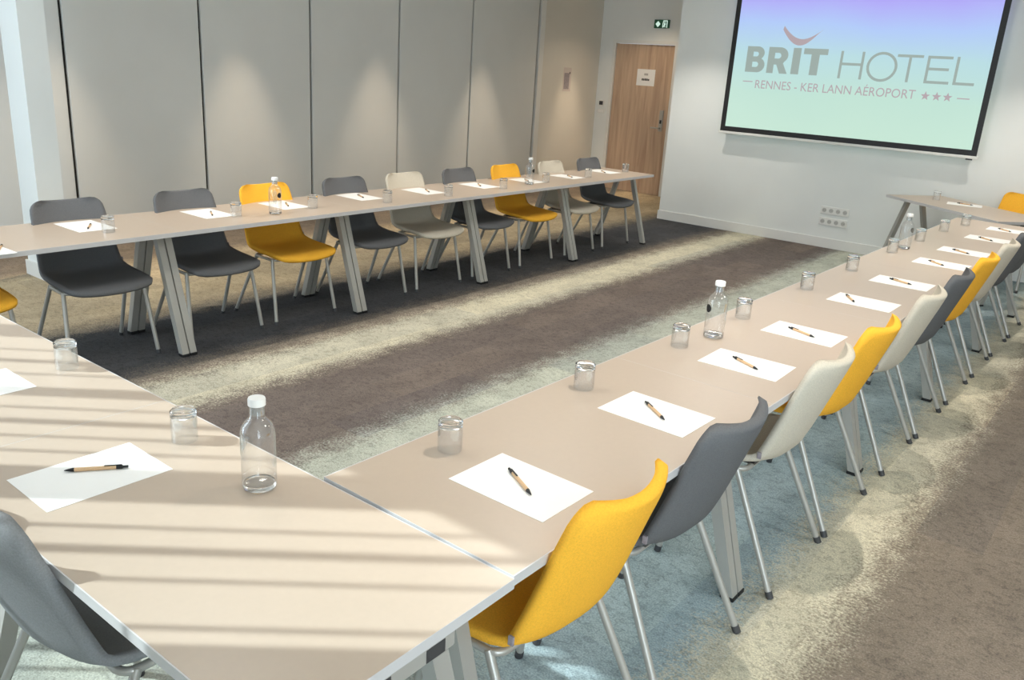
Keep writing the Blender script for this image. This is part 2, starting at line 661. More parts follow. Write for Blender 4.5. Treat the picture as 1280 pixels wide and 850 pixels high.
bars = [(-2.49, 0.015), (-2.71, 0.014), (-2.865, 0.040), (-3.00, 0.014), (-3.285, 0.24),
        (-3.53, 0.014), (-3.66, 0.014), (-3.80, 0.045), (-3.94, 0.014), (-4.12, 0.10), (-4.33, 0.014), (-4.50, 0.04), (-4.66, 0.014),
        (-4.95, 0.2), (-5.25, 0.024), (-5.5, 0.05), (-5.8, 0.024), (-6.1, 0.05)]
window('window_1', W1[0], W1[1], bars)
window('window_2', W2[0], W2[1], [((W2[0] + W2[1]) / 2, 0.06)])

# door
d1 = sbox('door_1', (DX0, YD + 0.02, 0.006), (DX1, YD + 0.065, DZ), M['wood'])
bm = bmesh.new()
box(bm, (DX0 - 0.05, YD - 0.012, 0), (DX0 - 0.004, YD + 0.10, DZ + 0.004))
box(bm, (DX1 + 0.004, YD - 0.012, 0), (DX1 + 0.05, YD + 0.10, DZ + 0.004))
box(bm, (DX0 - 0.05, YD - 0.012, DZ + 0.004), (DX1 + 0.05, YD + 0.10, DZ + 0.05))
obj('door_frame', bm, M['white'], d1)
bm = bmesh.new()
box(bm, (-6.175, YD + 0.0, 0.94), (-6.115, YD + 0.022, 1.24), 0.004)
obj('lock_plate', bm, M['alu'], d1)
bm = bmesh.new()
tube(bm, [(-6.145, YD + 0.005, 0.985), (-6.145, YD - 0.05, 0.985), (-6.17, YD - 0.055, 0.985), (-6.27, YD - 0.055, 0.985)], 0.011, 10)
obj('door_handle', bm, M['steel'], d1, True, 40)
bm = bmesh.new()
box(bm, (-6.16, YD - 0.004, 1.05), (-6.13, YD + 0.002, 1.10), 0.002)
obj('card_reader', bm, M['black'], d1)

# sheet of paper on the door
t = empty('door_notice', (-6.478, YD + 0.0195, 1.565), 0, 'white paper notice fixed to the wooden door', 'notice')
bm = bmesh.new(); box(bm, (-0.15, -0.0015, 0), (0.15, 0, 0.232)); obj('sheet', bm, M['paper'], t)
bm = bmesh.new()
x = -0.065
for w, h in ((0.022, 0.03), (0.020, 0.028), (0.026, 0.03), (0.022, 0.03), (0.022, 0.026)):
    box(bm, (x, -0.0022, 0.072), (x + w, -0.0014, 0.072 + h)); x += w + 0.004
obj('printed_word', bm, M['ink'], t)
bm = bmesh.new(); box(bm, (-0.03, -0.0022, 0.145), (0.035, -0.0014, 0.175)); obj('printed_mark', bm, M['socket_hole'], t)

# exit sign above the door
t = empty('exit_sign', (-6.28, YD, 2.365), 0, 'small green emergency exit sign on the wall above the door', 'sign')
bm = bmesh.new(); box(bm, (-0.125, -0.03, 0), (0.115, 0, 0.115), 0.004); obj('sign_box', bm, M['green'], t)
bm = bmesh.new()
prism(bm, [(-0.062, 0.095), (-0.022, 0.055), (-0.062, 0.012), (-0.102, 0.055)], lambda u, v, d: (u, -0.0305 - d, v), 0.0015)
obj('arrow', bm, M['exit_white'], t)
bm = bmesh.new()
mp_ = lambda u, v, d: (u, -0.0305 - d, v)
prism(bm, [(0.012, 0.006), (0.012, 0.06), (0.022, 0.105), (0.088, 0.105), (0.088, 0.006), (0.076, 0.006), (0.076, 0.094), (0.03, 0.094), (0.024, 0.06), (0.024, 0.006)], mp_, 0.0012)
prism(bm, [(0.046 + 0.009 * math.cos(a * PI / 4), 0.082 + 0.009 * math.sin(a * PI / 4)) for a in range(8)], mp_, 0.0015)
prism(bm, [(0.034, 0.07), (0.058, 0.07), (0.062, 0.045), (0.05, 0.04), (0.058, 0.012), (0.048, 0.012), (0.04, 0.036), (0.03, 0.012), (0.02, 0.015), (0.036, 0.048)], mp_, 0.0015)
obj('running_figure', bm, M['exit_white'], t)

# poster on the alcove wall
t = empty('wall_poster', (XL + 0.0005, 10.53, 1.45), 0, 'narrow printed notice on the beige wall left of the door', 'poster')
bm = bmesh.new(); box(bm, (0, -0.10, -0.03), (0.002, 0.10, 0.30)); obj('sheet', bm, plain('poster_paper', srgb(206, 196, 190), 0.8), t)
bm = bmesh.new(); box(bm, (0.0018, -0.075, 0.0), (0.003, 0.055, 0.225)); obj('printed_picture', bm, M['print_grey'], t)
bm = bmesh.new(); box(bm, (0.0018, 0.05, 0.215), (0.003, 0.075, 0.24)); obj('printed_mark', bm, M['ink'], t)

# thermostat and light switch beside the door
t = empty('thermostat', (-7.19, YD, 1.25), 0, 'small dark square wall control left of the door frame', 'thermostat')
bm = bmesh.new(); box(bm, (-0.045, -0.012, -0.02), (0.045, 0, 0.06), 0.003); obj('faceplate', bm, M['white'], t)
bm = bmesh.new(); box(bm, (-0.032, -0.02, -0.008), (0.032, -0.011, 0.048), 0.003); obj('display', bm, M['darkgrey'], t)
t = empty('light_switch', (-7.185, YD, 1.15), 0, 'white light switch below the dark wall control', 'switch')
bm = bmesh.new(); box(bm, (-0.06, -0.01, -0.03), (0.06, 0, 0.03), 0.003); obj('faceplate', bm, M['white'], t)
bm = bmesh.new(); box(bm, (-0.045, -0.014, -0.02), (-0.002, -0.009, 0.02), 0.002); obj('rocker', bm, M['cap'], t)
bm = bmesh.new(); box(bm, (0.002, -0.014, -0.02), (0.045, -0.009, 0.02), 0.002); obj('rocker', bm, M['cap'], t)

# socket strips below the screen
for nm, z, x, lab in (('upper', 0.415, -2.885, 'upper of the two white four-gang socket plates below the screen'),
                      ('lower', 0.292, -2.885, 'lower of the two white four-gang socket plates below the screen')):
    t = empty('socket_plate', (x, YF, z), 0, lab, 'socket', 'socket plates below the screen')
    bm = bmesh.new(); box(bm, (-0.155, -0.012, -0.042), (0.155, 0, 0.042), 0.004); obj('faceplate', bm, M['white'], t)
    for k in range(4):
        bm = bmesh.new()
        r = 0.024
        prism(bm, [(-0.114 + 0.076 * k + r * math.cos(a * PI / 8), r * math.sin(a * PI / 8)) for a in range(16)], lambda u, v, d: (u, -0.0115 - d, v), 0.0012)
        s_ = obj('socket', bm, M['socket_hole'], t)
        bm = bmesh.new()
        for du in (-0.009, 0.009):
            prism(bm, [(-0.114 + 0.076 * k + du + 0.003 * math.cos(a * PI / 4), 0.003 * math.sin(a * PI / 4)) for a in range(8)], lambda u, v, d: (u, -0.0125 - d, v), 0.0008)
        obj('pin_hole', bm, M['black'], s_)

# ================================================================== projection screen
SX0, SX1, SZ0, SZ1, SY = -4.32, -1.60, 1.16, 2.74, 9.44
scr = empty('projection_screen', (0, 0, 0), 0, 'large projection screen with black border showing a hotel logo', 'screen')
bm = bmesh.new()
B = 0.055
box(bm, (SX0, SY, SZ0), (SX0 + B, SY + 0.012, SZ1))
box(bm, (SX1 - B, SY, SZ0), (SX1, SY + 0.012, SZ1))
box(bm, (SX0 + B, SY, SZ0), (SX1 - B, SY + 0.012, SZ0 + B))
box(bm, (SX0 + B, SY, SZ1 - B), (SX1 - B, SY + 0.012, SZ1))
obj('border', bm, M['black'], scr)
bm = bmesh.new(); box(bm, (SX0 + B, SY + 0.004, SZ0 + B), (SX1 - B, SY + 0.010, SZ1 - B)); obj('picture', bm, M['picture'], scr)
bm = bmesh.new(); box(bm, (SX0 - 0.02, SY - 0.008, SZ0 - 0.028), (SX1 + 0.02, SY + 0.02, SZ0), 0.004); obj('bottom_bar', bm, M['white'], scr)
bm = bmesh.new(); box(bm, (SX0 - 0.06, SY - 0.04, SZ1), (SX1 + 0.06, YF, SZ1 + 0.14), 0.01); obj('roller_case', bm, M['white'], scr)
bm = bmesh.new(); box(bm, (SX1 - 0.09, SY - 0.004, SZ0 - 0.042), (SX1 - 0.03, SY + 0.012, SZ0 - 0.028)); obj('end_tab', bm, M['darkgrey'], scr)
def tow(u, v, d=0.0):
    return Vector((u, SY + 0.002 - d, v))
def rect(x0, z0, x1, z1):
    return [(x0, z0), (x1, z0), (x1, z1), (x0, z1)]
def arc(cx, cz, rx, rz, a0, a1, n=12):
    return [(cx + rx * math.cos(math.radians(a0 + (a1 - a0) * i / n)), cz + rz * math.sin(math.radians(a0 + (a1 - a0) * i / n))) for i in range(n + 1)]
z0, z1 = 1.825, 2.098
zm = 1.972
# B
bx = -4.118
Bout = [(bx, z0), (bx + 0.13, z0)] + arc(bx + 0.135, z0 + 0.078, 0.085, 0.078, -90, 62) + arc(bx + 0.125, z1 - 0.07, 0.078, 0.07, -40, 90) + [(bx, z1)]
Bh1 = [(bx + 0.075, z0 + 0.055)] + arc(bx + 0.12, z0 + 0.083, 0.026, 0.028, -90, 90, 6) + [(bx + 0.075, z0 + 0.111)]
Bh2 = [(bx + 0.075, zm + 0.02)] + arc(bx + 0.115, zm + 0.045, 0.023, 0.025, -90, 90, 6) + [(bx + 0.075, zm + 0.07)]
curve_mesh('letter', [Bout, Bh1, Bh2], M['logo_grey'], scr, tow)
rx = -3.868
Rout = [(rx, z0), (rx + 0.075, z0), (rx + 0.075, z0 + 0.092), (rx + 0.105, z0 + 0.092), (rx + 0.15, z0), (rx + 0.238, z0), (rx + 0.178, z0 + 0.108)] + arc(rx + 0.13, z1 - 0.083, 0.095, 0.083, -50, 90) + [(rx, z1)]
Rh = [(rx + 0.075, z1 - 0.118)] + arc(rx + 0.118, z1 - 0.088, 0.03, 0.03, -90, 90, 6) + [(rx + 0.075, z1 - 0.058)]
curve_mesh('letter', [Rout, Rh], M['logo_grey'], scr, tow)
curve_mesh('letter', [rect(-3.592, z0 + 0.002, -3.505, z1)], M['logo_grey'], scr, tow)
curve_mesh('letter', [[(-3.388, z0 + 0.002), (-3.30, z0 + 0.002), (-3.30, z1 - 0.06), (-3.215, z1 - 0.06), (-3.215, z1), (-3.475, z1), (-3.475, z1 - 0.06), (-3.388, z1 - 0.06)]], M['logo_grey'], scr, tow)
# HOTEL, thin strokes
S = 0.026
h0, h1 = 1.812, 2.086
curve_mesh('letter', [[(-3.078, h0), (-3.078 + S, h0), (-3.078 + S, 1.945), (-2.834 - S, 1.945), (-2.834 - S, h0), (-2.834, h0), (-2.834, h1), (-2.834 - S, h1), (-2.834 - S, 1.945 + S), (-3.078 + S, 1.945 + S), (-3.078 + S, h1), (-3.078, h1)]], M['logo_grey'], scr, tow)
curve_mesh('letter', [arc(-2.647, 1.947, 0.152, 0.146, 0, 348, 29), arc(-2.647, 1.947, 0.152 - S, 0.146 - S, 0, 348, 29)], M['logo_grey'], scr, tow)
curve_mesh('letter', [[(-2.397, h0), (-2.397 + S, h0), (-2.397 + S, h1 - 0.01 - S), (-2.262, h1 - 0.01 - S), (-2.262, h1 - 0.01), (-2.51, h1 - 0.01), (-2.51, h1 - 0.01 - S), (-2.397, h1 - 0.01 - S)]], M['logo_grey'], scr, tow)
e0, e1 = -2.222, -1.992
curve_mesh('letter', [[(e0, h0), (e1, h0), (e1, h0 + S), (e0 + S, h0 + S), (e0 + S, 1.937), (e1 - 0.02, 1.937), (e1 - 0.02, 1.937 + S), (e0 + S, 1.937 + S), (e0 + S, h1 - 0.012 - S), (e1, h1 - 0.012 - S), (e1, h1 - 0.012), (e0, h1 - 0.012)]], M['logo_grey'], scr, tow)
curve_mesh('letter', [[(-1.955, h0), (-1.762, h0), (-1.762, h0 + S), (-1.955 + S, h0 + S), (-1.955 + S, h1 - 0.012), (-1.955, h1 - 0.012)]], M['logo_grey'], scr, tow)
# smile
sm = []
N = 18
up_, lo_ = [], []
for i in range(N + 1):
    t_ = i / N
    x_ = -3.742 + 0.438 * t_
    y_ = 2.318 - 0.03 * t_ - 0.115 * math.sin(PI * t_ ** 0.92)
    th = 0.068 * (math.sin(PI * min(1, t_ * 0.85 + 0.17))) ** 0.9 * (1 - t_ ** 6)
    up_.append((x_ + 0.01 * (1 - t_), y_))
    lo_.append((x_, y_ - th))
curve_mesh('logo_smile', [up_ + lo_[::-1]], M['logo_rose'], scr, tow)
text_mesh('small_letter', 'RENNES - KER LANN A\u00c9ROPORT', 1.70, 0.112, M['logo_rose'], scr, lambda u, v, d: tow(-3.973 + u, 1.655 + v))
for cx in (-2.178, -2.073, -1.972):
    st = []
    for k in range(10):
        rr = 0.046 if k % 2 == 0 else 0.019
        st.append((cx + rr * math.sin(k * PI / 5), 1.692 + rr * math.cos(k * PI / 5)))
    curve_mesh('star', [st], M['logo_rose'], scr, tow)
curve_mesh('logo_dash', [rect(-4.124, 1.718, -4.009, 1.728)], M['logo_rose'], scr, tow)
curve_mesh('logo_dash', [rect(-1.885, 1.684, -1.772, 1.694)], M['logo_rose'], scr, tow)

# ================================================================== tables
TH = 0.74
TN = 0.736      # the near cross row stands a few millimetres lower
def make_table(L, W, label, group, TH=TH):
    root = empty('meeting_table', (0, 0, 0), 0, label, 'table', group)
    bm = bmesh.new()
    box(bm, (-L / 2 + 0.0009, -W / 2 + 0.003, TH - 0.024), (L / 2 - 0.0009, W / 2 - 0.003, TH), 0.0006)
    obj('tabletop', bm, M['table'], root)
    bm = bmesh.new()
    a, b = L / 2 - 0.0001, W / 2
    for lo, hi in (((-a, -b), (a, -b + 0.003)), ((-a, b - 0.003), (a, b)), ((-a, -b + 0.003), (-a + 0.0008, b - 0.003)), ((a - 0.0008, -b + 0.003), (a, b - 0.003))):
        box(bm, (lo[0], lo[1], TH - 0.0245), (hi[0], hi[1], TH - 0.0002))
    obj('edge_band', bm, M['edge'], root)
    fx = L / 2 - 0.0245
    wf = W / 2 - 0.035
    for sx in (-1, 1):
        bm = bmesh.new()
        box(bm, (sx * fx - 0.0215, -0.125, TH - 0.062), (sx * fx + 0.0215, 0.125, TH - 0.026), 0.004)
        h = obj('leg_bracket', bm, M['alu'], root)
        for sy in (-1, 1):
            bm = bmesh.new()
            xo = sx * (fx + 0.0216)
            box(bm, (min(xo, xo + sx * 0.0012), sy * 0.07 - 0.025, TH - 0.058), (max(xo, xo + sx * 0.0012), sy * 0.07 + 0.025, TH - 0.030))
            obj('slot', bm, M['darkgrey'], h)
        for sy in (-1, 1):
            bm = bmesh.new()
            beam(bm, (sx * fx, sy * 0.085, TH - 0.062), (sx * fx, sy * wf, 0.016), 0.041, 0.042)
            lg = obj('leg', bm, M['alu'], root)
            bm = bmesh.new()
            box(bm, (sx * fx - 0.0215, sy * wf - 0.026, 0.0), (sx * fx + 0.0215, sy * wf + 0.026, 0.017), 0.003)
            obj('foot_cap', bm, M['black'], lg)
    for sy in (-1, 1):
        bm = bmesh.new()
        box(bm, (-fx + 0.0215, sy * 0.10 - 0.02, TH - 0.058), (fx - 0.0215, sy * 0.10 + 0.02, TH - 0.028))
        obj('rail', bm, M['alu'], root)
    register(root)
    return root

TL = 1.343
GT = 'beige meeting tables set in a U'
# right row, its inner edge turned a hair off the room axis
RA = -0.0135
r_dir = Vector((math.sin(-RA), math.cos(-RA), 0))
r_or = Vector((-1.172, 1.207, 0))
lab_r = ['first beige table of the right row, touching the near cross row', 'second beige table of the right row from the near end',
         'middle beige table of the right row', 'fourth beige table of the right row, next to last', 'last beige table of the right row, in front of the angled table']
tr = None
for i in range(5):
    c = r_or + r_dir * (TL * (i + 0.5))
    if tr is None:
        tr = make_table(TL, 0.606, lab_r[0], GT)
        tr.location = c; tr.rotation_euler = (0, 0, PI / 2 + RA)
    else:
        dup(tr, c, PI / 2 + RA, lab_r[i], GT)
lab_l = ['first beige table of the left row, at the left edge of the photo', 'second beige table of the left row, under the first bottle',
         'middle beige table of the left row', 'fourth beige table of the left row, next to last', 'last beige table of the left row, nearest the wooden door']
tl = None
for i in range(5):
    c = (-4.592 - 0.004 * i, 1.195 + TL * (i + 0.5), 0)
    if tl is None:
        tl = make_table(TL, 0.645, lab_l[0], GT)
        tl.location = c; tl.rotation_euler = (0, 0, PI / 2 + 0.003)
    else:
        dup(tl, c, PI / 2 + 0.003, lab_l[i], GT)
lab_n = ['sunlit corner table in the foreground with the large bottle', 'beige table left of the foreground corner table, cut by the photo edge',
         'third table of the near cross row, reaching the left row']
tn = None
NL = 1.307
for i in range(3):
    c = (-0.866 - NL * (i + 0.5), 0.902, 0)
    if tn is None:
        tn = make_table(NL, 0.600, lab_n[0], GT, TN)
        tn.location = c; tn.rotation_euler = (0, 0, 0)
    elif i == 1:
        dup(tn, c, 0, lab_n[i], GT)
# angled table at the far end
FT = make_table(1.45, 0.66, 'angled beige table standing by itself before the screen wall', 'tables')
del FT['group']
FA = math.radians(-38)
FT.location = (-1.456, 8.744, 0)
FT.rotation_euler = (0, 0, FA)

# ================================================================== chairs
PROF = [(.312, .424), (.296, .438), (.26, .447), (.2, .452), (.12, .452), (.04, .449), (-.04, .449), (-.085, .455),
        (-.118, .470), (-.140, .497), (-.158, .54), (-.177, .59), (-.195, .64), (-.213, .69), (-.231, .74), (-.246, .781),
        (-.2545, .806), (-.261, .825), (-.2655, .838), (-.268, .8455), (-.2695, .850)]
def shell_bm():
    n = len(PROF)
    NV = 17
    pts = [Vector((0, y, z)) for y, z in PROF]
    # arclength
    s = [0.0]
    for a, b in zip(pts, pts[1:]):
        s.append(s[-1] + (b - a).length)
    Ltot = s[-1]
    def hw(u):
        base = 0.238 if u < 0.34 else 0.238 - (u - 0.34) / 0.42 * 0.036
        r = 0.10
        if u < r:
            return base - r * 0.62 * (1 - math.sqrt(max(0, 1 - ((r - u) / r) ** 2)))
        r2 = 0.062
        if u > Ltot - r2:
            return base - r2 * (1 - math.sqrt(max(0, 1 - ((u - Ltot + r2) / r2) ** 2)))
        return base
    def wing(u):
        if u < 0.12: return 0.004
        if u < 0.30: return 0.004 + (u - 0.12) / 0.18 * 0.016
        if u < 0.46: return 0.020 + (u - 0.30) / 0.16 * 0.022
        return 0.042 + min(1, (u - 0.46) / 0.38) * 0.010
    rows_in, rows_out = [], []
    for i in range(n):
        t = (pts[min(i + 1, n - 1)] - pts[max(i - 1, 0)]).normalized()
        nrm = Vector((0, -t.z, t.y))
        if nrm.z < 0 and i < 6: nrm = -nrm
        # inner side: up on the seat, forward (+y) on the back
        nrm = Vector((0, t.z, -t.y))
        if nrm.z < -0.01 or (abs(nrm.z) <= 0.3 and nrm.y < 0): nrm = -nrm
        w = hw(s[i])
        ri, ro = [], []
        for k in range(NV):
            v = -1 + 2 * k / (NV - 1)
            v = math.sin(v * PI / 2) * 0.35 + v * 0.65
            p = pts[i] + Vector((v * w, 0, 0)) + nrm * (wing(s[i]) * abs(v) ** 2.0)
            if s[i] < 0.1:
                p.y -= 0.035 * v * v * (1 - s[i] / 0.1)
            if s[i] > Ltot - 0.1:
                p.z -= 0.004 * v * v * (1 - (Ltot - s[i]) / 0.1)
            th = 0.0155 * (1 - 0.22 * abs(v) ** 6)
            if i in (0, n - 1): th *= 0.62
            ri.append(p + nrm * th); ro.append(p - nrm * th)
        rows_in.append(ri); rows_out.append(ro)
    bm = bmesh.new()
    vi = [[bm.verts.new(p) for p in r] for r in rows_in]
    vo = [[bm.verts.new(p) for p in r] for r in rows_out]
    for i in range(n - 1):
        for k in range(NV - 1):
            bm.faces.new((vi[i][k], vi[i][k + 1], vi[i + 1][k + 1], vi[i + 1][k]))
            bm.faces.new((vo[i][k], vo[i + 1][k], vo[i + 1][k + 1], vo[i][k + 1]))
        bm.faces.new((vi[i][0], vi[i + 1][0], vo[i + 1][0], vo[i][0]))
        bm.faces.new((vi[i][-1], vo[i][-1], vo[i + 1][-1], vi[i + 1][-1]))
    for k in range(NV - 1):
        bm.faces.new((vi[0][k], vo[0][k], vo[0][k + 1], vi[0][k + 1]))
        bm.faces.new((vi[-1][k], vi[-1][k + 1], vo[-1][k + 1], vo[-1][k]))
    return bm

def make_chair(kind, label, group):
    root = empty('shell_chair', (0, 0, 0), 0, label, 'chair', group)
    sh = obj('shell', shell_bm(), M[kind], root, True)
    bm = bmesh.new()
    box(bm, (-0.2400, -0.108, 0.496), (-0.2330, -0.094, 0.520), 0.001)
    obj('fabric_tag', bm, M['print_grey'], root)
    # dark shell pan under the seat
    bm = bmesh.new()
    prof = [(-0.06, 0.4355), (-0.03, 0.4345), (0.06, 0.4345), (0.18, 0.437)]
    NV = 6
    top = [[bm.verts.new((-0.16 + 0.32 * k / (NV - 1), y, z)) for k in range(NV)] for y, z in prof]
    bot = [[bm.verts.new((-0.145 + 0.29 * k / (NV - 1), y, z - 0.012)) for k in range(NV)] for y, z in prof]
    for i in range(len(prof) - 1):
        for k in range(NV - 1):
            bm.faces.new((top[i][k], top[i][k + 1], top[i + 1][k + 1], top[i + 1][k]))
            bm.faces.new((bot[i][k], bot[i + 1][k], bot[i + 1][k + 1], bot[i][k + 1]))
        bm.faces.new((top[i][0], top[i + 1][0], bot[i + 1][0], bot[i][0]))
        bm.faces.new((top[i][-1], bot[i][-1], bot[i + 1][-1], top[i + 1][-1]))
    for k in range(NV - 1):
        bm.faces.new((top[0][k], bot[0][k], bot[0][k + 1], top[0][k + 1]))
        bm.faces.new((top[-1][k], top[-1][k + 1], bot[-1][k + 1], bot[-1][k]))
    obj('under_seat_pan', bm, M['darkgrey'], root)
    # silver tube frame under the seat
    bm = bmesh.new()
    loop = []
    cr = 0.035
    for cx, cy, a0 in ((0.222 - cr, 0.175 - cr, 0), (-0.222 + cr, 0.175 - cr, 90), (-0.213 + cr, -0.05 + cr, 180), (0.213 - cr, -0.05 + cr, 270)):
        for i in range(5):
            a = math.radians(a0 + 90 * i / 4)
            loop.append((cx + cr * math.cos(a), cy + cr * math.sin(a), 0.424))
    tube(bm, loop, 0.0105, 8, closed=True)
    obj('seat_frame', bm, M['steel'], root, True)
    for sx in (-1, 1):
        for top_, foot in (((sx * 0.222, 0.152, 0.430), (sx * 0.252, 0.222, 0.0)), ((sx * 0.213, -0.02, 0.428), (sx * 0.252, -0.228, 0.0))):
            a, b = Vector(top_), Vector(foot)
            bm = bmesh.new()
            tube(bm, [a, a.lerp(b, 0.96)], 0.0118, 10)
            lg = obj('leg', bm, M['steel'], root, True, 40)
            bm = bmesh.new()
            tube(bm, [a.lerp(b, 0.945), b + Vector((0, 0, 0.0005))], [0.0135, 0.0135], 10)
            obj('foot_cap', bm, M['darkgrey'], lg, True, 40)
    register(root)
    return root

proto = {}
def chair(kind, loc, rz, label, group):
    if kind not in proto:
        proto[kind] = make_chair(kind, label, group)
        proto[kind].location = loc
        proto[kind].rotation_euler = (0, 0, rz)
        return proto[kind]
    return dup(proto[kind], loc, rz, label, group)

CN = {'yellow': 'yellow', 'grey': 'dark grey', 'beige': 'beige'}
# right row chairs face -X
GR = 'chairs along the right table row'
RC = [('yellow', 1.52), ('grey', 2.11), ('beige', 2.87), ('yellow', 3.44), ('beige', 4.20), ('grey', 4.80), ('yellow', 5.47), ('beige', 6.14), ('grey', 6.76), ('grey', 7.40)]
LR = ['nearest yellow chair, at the right row beside the sunlit corner table', 'dark grey chair right behind the nearest yellow chair of the right row',
      'beige chair between the first dark grey and second yellow chair of the right row', 'second yellow chair of the right row, between two beige chairs',
      'beige chair just behind the second yellow chair of the right row', 'dark grey chair before the third yellow chair of the right row',
      'third yellow chair of the right row, towards the far end', 'beige chair beyond the third yellow chair of the right row',
      'dark grey chair at the right edge of the photo, right row', 'farthest dark grey chair of the right row, mostly outside the photo']
for (k, y), lab in zip(RC, LR):
    chair(k, (-1.022 + 0.0135 * (y - 1.5), y, 0), PI / 2 + random.uniform(-0.02, 0.02), lab, GR)
# left row chairs face +X
GL = 'chairs along the left table row'
LC = [('yellow', 1.47), ('grey', 2.19), ('grey', 2.91), ('yellow', 3.52), ('grey', 4.22), ('beige', 4.85), ('grey', 5.505), ('yellow', 6.15), ('beige', 6.865), ('grey', 7.54)]
LL = ['yellow chair cut by the left edge of the photo, only its seat showing', 'dark grey chair in front of the white pillar, left row',
      'dark grey chair between the pillar-side grey chair and the yellow one, left row', 'yellow chair of the left row behind the bottle, nearest of the two whole yellow ones',
      'dark grey chair right after the nearer yellow chair of the left row', 'beige chair in the middle of the left row',
      'dark grey chair between the middle beige and farther yellow chair, left row', 'farther yellow chair of the left row, in front of the last partition panel',
      'farther beige chair of the left row, behind the far bottle', 'last dark grey chair of the left row, nearest the door']
for (k, y), lab in zip(LC, LL):
    chair(k, (-4.672, y, 0), -PI / 2 + random.uniform(-0.02, 0.02), lab, GL)
# near row chair, facing away from the camera
chair('light_grey', (-1.745, 0.752, 0), 0.02, 'light grey chair at the lower left corner, pushed to the sunlit table', 'chairs')
# chair behind the angled table
chair('yellow', (-1.13, 9.20, 0), math.radians(168), 'orange-yellow chair behind the angled table by the screen wall', 'chairs')

# ================================================================== papers and pens
def make_paper(name='paper_sheet'):
    bm = bmesh.new()
    box(bm, (-0.1485, -0.105, 0), (0.1485, 0.105, 0.0008))
    return obj(name, bm, M['paper'])
def make_pen():
    root = empty('ballpoint_pen', (0, 0, 0))
    bm = bmesh.new()
    tube(bm, [(-0.045, 0, 0.005), (0.048, 0, 0.005)], 0.005, 10)
    obj('barrel', bm, M['kraft'], root, True, 40)
    bm = bmesh.new()
    tube(bm, [(0.048, 0, 0.005), (0.052, 0, 0.005), (0.066, 0, 0.0045), (0.071, 0, 0.0042)], [0.0051, 0.0048, 0.0022, 0.0008], 10)
    obj('tip', bm, M['black'], root, True, 40)
    bm = bmesh.new()
    tube(bm, [(-0.045, 0, 0.005), (-0.058, 0, 0.005), (-0.060, 0, 0.005), (-0.072, 0, 0.005)], [0.0052, 0.0052, 0.0034, 0.0034], 10)
    box(bm, (-0.058, -0.002, 0.0098), (-0.018, 0.002, 0.0116), 0.0005)
    obj('clicker', bm, M['black'], root, True, 40)
    register(root)
    return root
paper0 = make_paper()
pen0 = make_pen()
first = [True]
def set_place(px, py, pa, nx, ny, na, plab, nlab, gp, gn):
    z = TN if py < 1.2 else TH
    if first[0]:
        pp, nn = paper0, pen0
        first[0] = False
        pp.location = (px, py, z + 0.0002); pp.rotation_euler = (0, 0, pa)
        nn.location = (nx, ny, z + 0.0010); nn.rotation_euler = (0, 0, na)
        tag(pp, plab, 'paper', gp); tag(nn, nlab, 'pen', gn)
        return
    pp = paper0.copy(); COL.objects.link(pp)
    pp.location = (px, py, z + 0.0002); pp.rotation_euler = (0, 0, pa)
    tag(pp, plab, 'paper', gp)
    nn = dup(pen0, (nx, ny, z + 0.0010), na, nlab, gn)
    nn['category'] = 'pen'
RP = [(-1.099, 1.522), (-1.087, 2.190), (-1.079, 2.856), (-1.070, 3.425), (-1.055, 4.200), (-1.035, 4.823), (-1.005, 5.60), (-0.993, 6.19), (-0.969, 6.93), (-0.935, 7.55)]
RN = [(-1.107, 1.528, -0.51), (-1.094, 2.193, -0.64), (-1.082, 2.850, -0.49), (-1.079, 3.418, -0.41), (-1.120, 4.200, -0.99), (-1.045, 4.830, -0.44), (-1.029, 5.578, -0.70), (-1.005, 6.156, -0.60), (-0.986, 6.896, -0.71), (-0.960, 7.52, -0.73)]
PA = [-0.017, -0.023, 0.02, -0.01, -0.015, -0.01, -0.02, -0.01, -0.015, -0.01]
for i, ((a, b), (c, d, e)) in enumerate(zip(RP, RN)):
    w = 'nearest' if i == 0 else ('farthest' if i == 9 else ORD[i])
    tail = '' if i in (0, 9) else ' from the near end'
    set_place(a, b, PA[i], c, d, e, '%s white paper sheet%s on the right table row' % (w, tail),
              'kraft pen on the %s paper%s, right table row' % (w, tail), 'paper sheets on the tables', 'pens on the paper sheets')
LP = [(-4.39, 1.55), (-4.687, 2.194), (-4.676, 2.95), (-4.690, 3.535), (-4.708, 4.222), (-4.668, 4.858), (-4.656, 5.53), (-4.644, 6.191), (-4.640, 6.825), (-4.69, 7.57)]
LN = [(-4.37, 1.63, -0.5), (-4.645, 2.196, -0.57), (-4.642, 2.954, -0.49), (-4.673, 3.548, -0.51), (-4.698, 4.229, -0.41), (-4.646, 4.883, -0.57), (-4.653, 5.529, -0.67), (-4.644, 6.184, -0.63), (-4.617, 6.839, -0.60), (-4.666, 7.52, -0.70)]
for i, ((a, b), (c, d, e)) in enumerate(zip(LP, LN)):
    w = 'nearest' if i == 0 else ('farthest' if i == 9 else ORD[i])
    tail = '' if i in (0, 9) else ' from the near end'
    set_place(a, b, 0.01 - 0.004 * i, c, d, e, '%s white paper sheet%s on the left table row' % (w, tail),
              'small pen on the %s paper%s, left table row' % (w, tail), 'paper sheets on the tables', 'pens on the paper sheets')
set_place(-1.874, 0.835, PI / 2 - 0.012, -1.887, 0.853, -2.20, 'white paper sheet on the sunlit foreground table beside the large bottle',
          'kraft pen on the sunlit foreground paper sheet', 'paper sheets on the tables', 'pens on the paper sheets')
pp = paper0.copy(); COL.objects.link(pp)
pp.location = (-2.62, 0.84, TN + 0.0002); pp.rotation_euler = (0, 0, PI / 2)
tag(pp, 'bare white paper sheet cut by the left edge of the photo, foreground table', 'paper', 'paper sheets on the tables')
